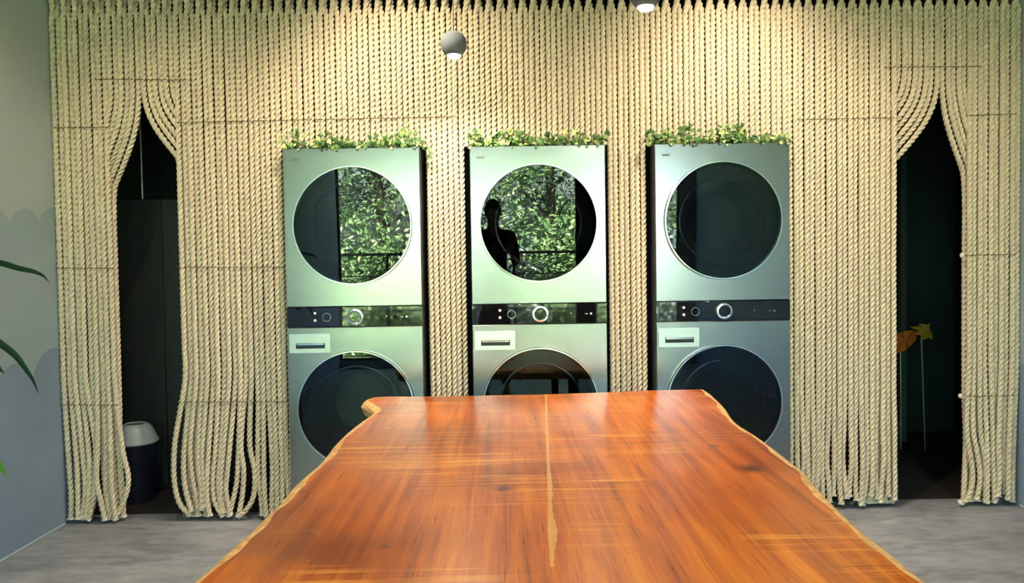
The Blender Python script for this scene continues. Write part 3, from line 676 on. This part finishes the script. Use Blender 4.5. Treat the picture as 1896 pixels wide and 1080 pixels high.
for x, y, e, tl, lab in ((-1.75, -.9, .55, (0, .45), 'unseen added downlight in front of the left curtain opening'), (-.85, -.75, 1.2, (.25, .75), 'ceiling downlight aimed at the ropes between left and middle laundry towers'),
                         (1.0, -.75, 1.15, (0, .75), 'ceiling downlight aimed at the ropes above the right laundry tower'), (2.0, -.95, .4, (0, .45), 'unseen added downlight in front of the right curtain opening'),
                         (-.3, -2.3, .6, (0, 0), 'unseen added downlight over the middle of the table'), (1.9, -2.6, .5, (0, 0), 'unseen added downlight beside the right wall'), (-1.9, -2.6, .5, (0, 0), 'unseen added downlight above the potted plant')):  # unseen lamps; all but those aimed at the ropes are added for brightness
    down(x, y, DOWN_W*e, tl, lab)

# ------------------------------------------------------------------ dark space behind the curtain
t = empty('storage_cabinet', (-2.0, .72, 0)); tag(t, 'tall dark cabinet standing in the left curtain opening', 'cabinet')
zc = at(270, 368, .72).z
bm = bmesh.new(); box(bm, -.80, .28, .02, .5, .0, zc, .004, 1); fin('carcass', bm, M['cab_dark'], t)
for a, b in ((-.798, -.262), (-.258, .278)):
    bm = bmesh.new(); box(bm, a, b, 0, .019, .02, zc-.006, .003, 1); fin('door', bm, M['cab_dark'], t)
p = at(262, 300, .95); bm = bmesh.new(); tube(bm, [(p.x, .95, zc), (p.x-.002, .95, 2.35), (p.x-.004, .95, 2.90)], [.0085, .008, .007], 10)
o = fin('metal_pole', bm, M['metal_thin']); tag(o, 'thin grey metal pole rising above the dark cabinet in the left opening', 'pole')
# trash bin
p = atz(233, 942, 0); t = empty('trash_bin', (atz(231, 942, 0).x, .50, .003)); tag(t, 'dark round trash bin with a pale grey lid in the left opening', 'trash bin')
bm = bmesh.new(); lathe(bm, [(0, .0), (.088, .0), (.092, .006), (.112, .325), (.116, .33), (.116, .345), (.108, .345), (.088, .02), (0, .02)], 48); fin('bucket', bm, M['bin'], t)
bm = bmesh.new(); lathe(bm, [(.105, .342), (.124, .342), (.126, .350), (.122, .358), (.110, .385), (.092, .425), (.078, .443), (.058, .452), (.052, .446), (.070, .43), (.100, .37), (.105, .35)], 48); lid = fin('lid', bm, M['bin_lid'], t)
bm = bmesh.new(); lathe(bm, [(0, .436), (.055, .436), (.066, .432), (.060, .426), (0, .424)], 32); fin('swing_flap', bm, M['bin'], lid)
# pale post and leaf stakes in the right opening
p = at(1671, 500, 1.6); bm = bmesh.new(); box(bm, p.x-.022, p.x+.022, 1.58, 1.62, 0, ZC-.035, .002, 1); o = fin('upright_post', bm, mat('grey_green_paint', (.07, .11, .10), .5)); tag(o, 'grey green upright post just inside the right curtain opening', 'post')
def leaf_stake(bx, by, tx, ty, Y, r, col, shape, label, r0=.006, collar=None):
    A, B = at(bx, by, Y), at(tx, ty, Y); t = empty('leaf_stake', (A.x, Y, 0)); tag(t, label, 'ornament')
    bm = bmesh.new(); pts = [(0, 0, 0.0)]+[((B.x-A.x)*k/6, 0, A.z+(B.z-A.z)*k/6) for k in range(7)]
    tube(bm, pts, [r0*.7]+[r0*(.7+.3*k/6) for k in range(7)], 10); st = fin('rod', bm, M['metal_thin'], t)
    if collar:
        c = at(collar[0], collar[1], Y); bm = bmesh.new(); bmesh.ops.create_icosphere(bm, subdivisions=2, radius=.011); k = fin('collar', bm, M['metal_thin'], st); k.location = (c.x-A.x, 0, c.z)
    bm = bmesh.new(); ce = Vector((B.x-A.x, -.012, B.z)); f, b = [], []
    q = [at(x, y, Y) for x, y in shape]; cen = sum(q, Vector())/len(q)
    cf = bm.verts.new((cen.x-A.x, -.030, cen.z)); cb = bm.verts.new((cen.x-A.x, .006, cen.z))
    for i, v in enumerate(q):
        f.append(bm.verts.new((v.x-A.x, -.014+.012*(-1)**i, v.z))); b.append(bm.verts.new((v.x-A.x, -.009+.012*(-1)**i, v.z)))
    for i in range(len(q)):
        j = (i+1) % len(q); bm.faces.new((cf, f[i], f[j])); bm.faces.new((cb, b[j], b[i])); bm.faces.new((f[i], b[i], b[j], f[j]))
    bmesh.ops.recalc_face_normals(bm, faces=bm.faces[:]); fin('leaf', bm, col, t, smooth=False)
leaf_stake(1713, 834, 1706, 625, 1.32, .006, M['yellow_leaf'], [(1684, 606), (1697, 604), (1702, 599), (1714, 601), (1722, 599), (1717, 608), (1725, 615), (1723, 621), (1727, 630), (1716, 625), (1708, 630), (1701, 621), (1693, 618), (1697, 612)], 'slender metal stake with a yellow leaf top in the right opening')
leaf_stake(1668, 812, 1667, 640, 1.36, .006, M['orange_leaf'], [(1646, 612), (1660, 616), (1673, 614), (1686, 611), (1698, 614), (1692, 630), (1685, 642), (1674, 648), (1659, 655), (1644, 650)], 'slender metal stake with an orange leaf top behind the rope edge of the right opening', collar=(1667, 785))

# ------------------------------------------------------------------ potted plant reaching in from the left
YP = -1.62
t = empty('potted_plant', (at(-105, 500, YP).x, YP, 0)); tag(t, 'potted plant at the left edge with long dark arching leaves', 'plant')
ox = t.location.x
bm = bmesh.new(); lathe(bm, [(0, 0), (.13, 0), (.14, .01), (.17, .30), (.18, .31), (.18, .335), (.165, .335), (.155, .29), (0, .29)], 40); fin('pot', bm, M['pot'], t)
bm = bmesh.new(); lathe(bm, [(0, .315), (.08, .312), (.158, .300), (.158, .292), (0, .292)], 32); fin('soil', bm, M['soil'], t)
bm = bmesh.new(); tube(bm, [(0, 0, .30), (.01, 0, .6), (-.01, .01, .95), (.0, .0, 1.25)], [.018, .016, .014, .010], 10); fin('stem', bm, M['bark'], t)
def strap(pts, w, m, name='leaf', face=(0, -1, 0)):
    P = crom(pts, 8); bm = bmesh.new(); n_ = len(P); Fv = Vector(face); rows = []
    for i in range(n_):
        tg = Vector(P[min(i+1, n_-1)]-P[max(i-1, 0)]).normalized(); sd = tg.cross(Fv).normalized(); u = i/(n_-1)
        ww = w*(min(1, .35+u*2.2))*(1-max(0, (u-.35)/.65)**1.6)+.0004
        c = Vector(P[i]); rows.append((bm.verts.new(c-sd*ww+Fv*.0), bm.verts.new(c-Fv*(-.25*ww)), bm.verts.new(c+sd*ww)))
    for A, B in zip(rows, rows[1:]):
        for k in range(2): bm.faces.new((A[k], A[k+1], B[k+1], B[k]))
    bmesh.ops.solidify(bm, geom=bm.faces[:], thickness=.0012)
    return fin(name, bm, m, t)
def pxl(l, Y=YP): return [tuple(np.array(at(a, b, Y))-np.array([ox, YP, 0])) for a, b in l]
strap([(0, 0, 1.24)]+pxl([(-60, 478), (0, 487), (35, 497), (62, 503), (80, 511), (92, 524)]), .0085, M['draca'])
strap([(0, 0, 1.16)]+pxl([(-50, 598), (0, 636), (28, 658), (48, 684), (62, 706), (71, 729)]), .0105, M['draca'])
strap([(0, 0, 1.05)]+pxl([(-75, 640), (-45, 652), (-18, 668), (8, 692)]), .030, M['draca'])
lf = strap([(0, 0, .95)]+pxl([(-75, 800), (-40, 830), (-8, 855), (14, 884)]), .026, M['draca_y']); lf['label'] = 'bright yellow green leaf'
for k in range(12):
    a = PI*.62+k*PI*.76/11; ln = random.uniform(.28, .42); zz = .95+.03*k
    strap([(0, 0, zz), (ln*.45*math.cos(a), ln*.45*math.sin(a), zz+.16), (ln*.8*math.cos(a), ln*.8*math.sin(a), zz+.10), (ln*math.cos(a), ln*math.sin(a), zz-.04)], .014, M['draca'], face=(math.sin(a)*.3, -.3, .9))

# ------------------------------------------------------------------ outside: garden, railing and trees seen mirrored in the doors
bm = bmesh.new(); box(bm, -16, 16, -30, YW-T-.01, -.30, -.06); o = fin('garden_ground', bm, M['grass'], smooth=False); o['kind'] = 'structure'
t = empty('balcony_railing', (0, YW-1.1, -.06)); tag(t, 'black balcony railing outside the window, mirrored in the middle dryer door', 'railing')
bm = bmesh.new(); box(bm, -4, 4, -.02, .02, 1.08, 1.12); fin('handrail', bm, M['frame_dark'], t)
bm = bmesh.new()
for z in (.12, .45, .75): box(bm, -4, 4, -.01, .01, z, z+.02)
fin('rail', bm, M['frame_dark'], t)
for k in range(9): bm = bmesh.new(); box(bm, -4+k-.02, -4+k+.02, -.02, .02, 0, 1.08); fin('baluster', bm, M['frame_dark'], t)
def tree(x, y, h, rad, n, leafm, seed, label, lean=0.0, size=.065, zlo=.12):
    rd = random.Random(seed); t = empty('leafy_tree', (x, y, -.06)); tag(t, label, 'tree', 'trees outside the window')
    bm = bmesh.new(); tube(bm, [(0, 0, 0), (lean*.4, 0, h*.35), (lean, .1, h*.7), (lean*1.2, 0, h*.95)], [.13, .10, .06, .02], 8)
    for k in range(7):
        a = rd.uniform(0, 6.28); z = h*rd.uniform(.25, .75); tube(bm, [(lean*z/h, 0, z), (rad*.4*math.cos(a), rad*.4*math.sin(a), z+.4), (rad*.8*math.cos(a), rad*.8*math.sin(a), z+.6)], [.04, .025, .01], 6)
    fin('trunk', bm, M['bark'], t)
    V = np.zeros((n, 4, 3)); cl = [(rd.gauss(0, rad*.45), rd.gauss(0, rad*.4), rd.uniform(h*zlo, h)) for _ in range(46)]
    for k in range(n):
        c = cl[k % 46]; p = np.array([c[0]+rd.gauss(0, .24), c[1]+rd.gauss(0, .24), max(c[2]+rd.gauss(0, .20), .3)])
        a = np.array([rd.gauss(0, 1), rd.gauss(0, 1), rd.gauss(0, .6)]); a /= np.linalg.norm(a); b = np.cross(a, [rd.gauss(0, .5), rd.gauss(0, .5), 1.0]); b /= np.linalg.norm(b); s = size*rd.uniform(.6, 1.2)
        V[k] = [p-a*s, p+b*s*.45, p+a*s, p-b*s*.45]
    me = bpy.data.meshes.new('crown'); me.vertices.add(4*n); me.vertices.foreach_set('co', V.astype('f').ravel()); me.loops.add(4*n); me.loops.foreach_set('vertex_index', np.arange(4*n, dtype='i'))
    me.polygons.add(n); me.polygons.foreach_set('loop_start', (np.arange(n)*4).astype('i')); me.update(calc_edges=True); put('crown', me, leafm, t)
tree(-2.6, -11.0, 5.2, 1.5, 8500, M['tree_leaf'], 1, 'bright green tree outside, mirrored in the left dryer door')
tree(-4.3, -13.5, 6.5, 1.9, 8500, M['tree_leaf_dark'], 2, 'dark blue green tree outside, mirrored at the right of the left dryer door')
tree(-.9, -12.8, 6.2, 1.6, 8500, M['tree_leaf_dark'], 3, 'dark slender tree outside, mirrored at the left of the middle dryer door')
tree(.75, -10.4, 4.8, 1.05, 7500, M['tree_leaf'], 4, 'bright green tree outside, mirrored right of centre in the middle dryer door')
tree(2.4, -13.2, 6.0, 1.6, 7500, M['tree_leaf_dark'], 5, 'dark tree outside, mirrored at the right edge of the middle dryer door', lean=.3)
tree(4.4, -11.5, 5.0, 1.4, 6500, M['tree_leaf'], 6, 'green tree outside, mirrored at the left rim of the right dryer door')
tree(.4, -17.5, 8.0, 2.8, 8500, M['tree_leaf_dark'], 8, 'large distant tree outside, mirrored behind the nearer trees', size=.10)
tree(-5.6, -18.5, 8.0, 3.0, 8500, M['tree_leaf_dark'], 10, 'large distant tree outside, mirrored in the left dryer door behind the bright one', size=.10)

def bush(x, y, w, h, n, m, seed, label):
    rd = random.Random(seed); t = empty('garden_shrub', (x, y, -.06)); tag(t, label, 'shrub', 'shrubs outside the window')
    bm = bmesh.new(); tube(bm, [(0, 0, 0), (.02, 0, h*.6)], [.03, .015], 6); fin('stem', bm, M['bark'], t)
    P = np.array([[rd.gauss(0, w*.42), rd.gauss(0, .22), abs(rd.gauss(h*.5, h*.32))] for _ in range(n)]); A = rng.normal(size=(n, 3)); A /= np.linalg.norm(A, axis=1)[:, None]
    B = np.cross(A, rng.normal(size=(n, 3))); B /= np.linalg.norm(B, axis=1)[:, None]; s = .06
    V = np.stack([P-A*s, P+B*s*.45, P+A*s, P-B*s*.45], 1)
    me = bpy.data.meshes.new('foliage'); me.vertices.add(4*n); me.vertices.foreach_set('co', V.astype('f').ravel()); me.loops.add(4*n); me.loops.foreach_set('vertex_index', np.arange(4*n, dtype='i'))
    me.polygons.add(n); me.polygons.foreach_set('loop_start', (np.arange(n)*4).astype('i')); me.update(calc_edges=True); put('foliage', me, m, t)
bush(-2.3, -9.3, 1.0, 1.3, 2500, M['tree_leaf'], 21, 'green shrub behind the railing, mirrored low in the left dryer door')
bush(-.5, -9.2, 1.0, 1.1, 2500, M['tree_leaf_dark'], 22, 'dark shrub behind the railing, mirrored beside the photographer')
bush(.9, -9.3, 1.0, 1.5, 2500, M['tree_leaf'], 23, 'green shrub behind the railing, mirrored low in the middle dryer door')
bush(2.9, -9.4, 1.2, 1.4, 2500, M['tree_leaf_dark'], 24, 'dark shrub behind the railing, mirrored at the rim of the middle dryer door')

# ------------------------------------------------------------------ the photographer, seen only as a reflection
def skin(name, V, E, Rr, m, parent, sub=2):
    me = bpy.data.meshes.new(name); me.from_pydata(V, E, []); o = put(name, me, m, parent)
    sk = o.modifiers.new('skin', 'SKIN'); sk.use_smooth_shade = True; sk.branch_smoothing = .3
    for i, r in enumerate(Rr):
        r = r if isinstance(r, tuple) else (r, r); me.skin_vertices[0].data[i].radius = r
    me.skin_vertices[0].data[0].use_root = True
    s = o.modifiers.new('sub', 'SUBSURF'); s.levels = sub; s.render_levels = sub
    return o
PX, PY = -.28, -4.17
pers = empty('person', (PX, PY, 0)); pers.scale = (1.0, 1.0, 1.0); tag(pers, 'person in dark clothes holding up both hands, mirrored in the middle dryer door', 'person')
skm = mat('skin', (.42, .25, .17), .5); cloth = mat('dark_shirt', (.015, .02, .022), .85); trou = mat('dark_trousers', (.02, .02, .025), .85); hairm = mat('dark_hair', (.008, .007, .006), .6); shoem = mat('dark_shoes', (.02, .02, .02), .5)
V = [(0, 0, .92), (0, .0, 1.08), (0, -.01, 1.25), (0, -.01, 1.40), (0, 0, 1.47), (0, .02, 1.54), (0, .025, 1.60), (0, .02, 1.70)]
E = [(i, i+1) for i in range(7)]; Rr = [(.155, .115), (.135, .10), (.16, .115), (.15, .10), (.060, .060), (.062, .066), (.078, .092), (.060, .072)]
hand = {}
for s in (-1, 1):
    k = len(V); V += [(s*.185, -.01, 1.41), (s*.235, .0, 1.13), (s*.17+.06, .12, 1.10), (s*.095+.10, .19, 1.20)]; E += [(3, k), (k, k+1), (k+1, k+2), (k+2, k+3)]; Rr += [.058, .045, .036, .027]; hand[s] = V[-1]
    k = len(V); V += [(s*.095, 0, .86), (s*.105, .015, .50), (s*.11, -.01, .10), (s*.115, .10, .045)]; E += [(0, k), (k, k+1), (k+1, k+2), (k+2, k+3)]; Rr += [.085, .06, .042, .035]
body = skin('body', V, E, Rr, skm, pers)
for s in (-1, 1):
    hx, hy, hz = hand[s]; V = [(hx, hy, hz), (hx-s*.005, hy+.03, hz+.03), (hx-s*.01, hy+.045, hz+.065)]; E = [(0, 1), (1, 2)]; Rr = [(.022, .02), (.036, .016), (.038, .013)]
    for f_, (dx, ln) in enumerate(((-.028, .036), (-.010, .043), (.009, .040), (.027, .030))):
        k = len(V); b = V[2]; V += [(b[0]+dx, b[1]+.010, b[2]+.022), (b[0]+dx*1.1-s*.004, b[1]+.028, b[2]+.022+ln*.5), (b[0]+dx*1.1-s*.012, b[1]+.022, b[2]+.022+ln)]; E += [(2, k), (k, k+1), (k+1, k+2)]; Rr += [.0088, .008, .0065]
    k = len(V); V += [(hx-s*.040, hy+.035, hz+.035), (hx-s*.060, hy+.042, hz+.062)]; E += [(1, k), (k, k+1)]; Rr += [.010, .0085]
    skin('hand', V, E, Rr, skm, pers, 1)
V = [(0, 0, .93), (0, 0, 1.08), (0, -.01, 1.25), (0, -.01, 1.40), (0, 0, 1.46)]; E = [(0, 1), (1, 2), (2, 3), (3, 4)]; Rr = [(.17, .13), (.15, .115), (.175, .128), (.165, .112), (.075, .075)]
for s in (-1, 1):
    k = len(V); V += [(s*.19, -.01, 1.41), (s*.237, .0, 1.13), (s*.185+.04, .085, 1.108)]; E += [(3, k), (k, k+1), (k+1, k+2)]; Rr += [.070, .056, .048]
skin('shirt', V, E, Rr, cloth, pers)
V = [(0, 0, .95), (0, 0, .88)]; E = [(0, 1)]; Rr = [(.168, .128), (.165, .125)]
for s in (-1, 1):
    k = len(V); V += [(s*.10, 0, .80), (s*.107, .015, .50), (s*.112, -.01, .11)]; E += [(1, k), (k, k+1), (k+1, k+2)]; Rr += [.098, .074, .058]
skin('trousers', V, E, Rr, trou, pers)
for s in (-1, 1):
    bm = bmesh.new(); bmesh.ops.create_uvsphere(bm, u_segments=20, v_segments=12, radius=1)
    for v in bm.verts: v.co = Vector((v.co.x*.05, v.co.y*.14, max(v.co.z, -.45)*.06*(1.25 if v.co.y < 0 else .9)))
    so = fin('shoe', bm, shoem, pers); so.location = (s*.115, .045, .028)
bm = bmesh.new(); bmesh.ops.create_uvsphere(bm, u_segments=28, v_segments=18, radius=1)
for v in list(bm.verts):
    if v.co.z < .1 and v.co.y > .25: v.co.y = .25; v.co.z = max(v.co.z, .1)
    v.co = Vector((v.co.x*.092, v.co.y*.108-.012, v.co.z*.115*(1.15 if v.co.z < 0 else 1)))
h = fin('hair', bm, hairm, pers); h.location = (0, .01, 1.675)
bm = bmesh.new(); bmesh.ops.create_cone(bm, cap_ends=True, segments=12, radius1=.016, radius2=.006, depth=.05)
o = fin('nose', bm, skm, pers); o.location = (0, .118, 1.62); o.rotation_euler = (.25, 0, 0)
for s in (-1, 1):
    bm = bmesh.new(); bmesh.ops.create_uvsphere(bm, u_segments=12, v_segments=8, radius=.011); o = fin('eye', bm, M['icon'], pers); o.location = (s*.031, .100, 1.645)
    bm = bmesh.new(); bmesh.ops.create_uvsphere(bm, u_segments=12, v_segments=8, radius=1)
    for v in bm.verts: v.co = Vector((v.co.x*.009, v.co.y*.018, v.co.z*.030))
    o = fin('ear', bm, skm, pers); o.location = (s*.083, .01, 1.63)
bm = bmesh.new(); bmesh.ops.create_uvsphere(bm, u_segments=12, v_segments=8, radius=1)
for v in bm.verts: v.co = Vector((v.co.x*.024, v.co.y*.006, v.co.z*.007))
o = fin('mouth', bm, mat('lips', (.35, .12, .10), .5), pers); o.location = (0, .106, 1.575)
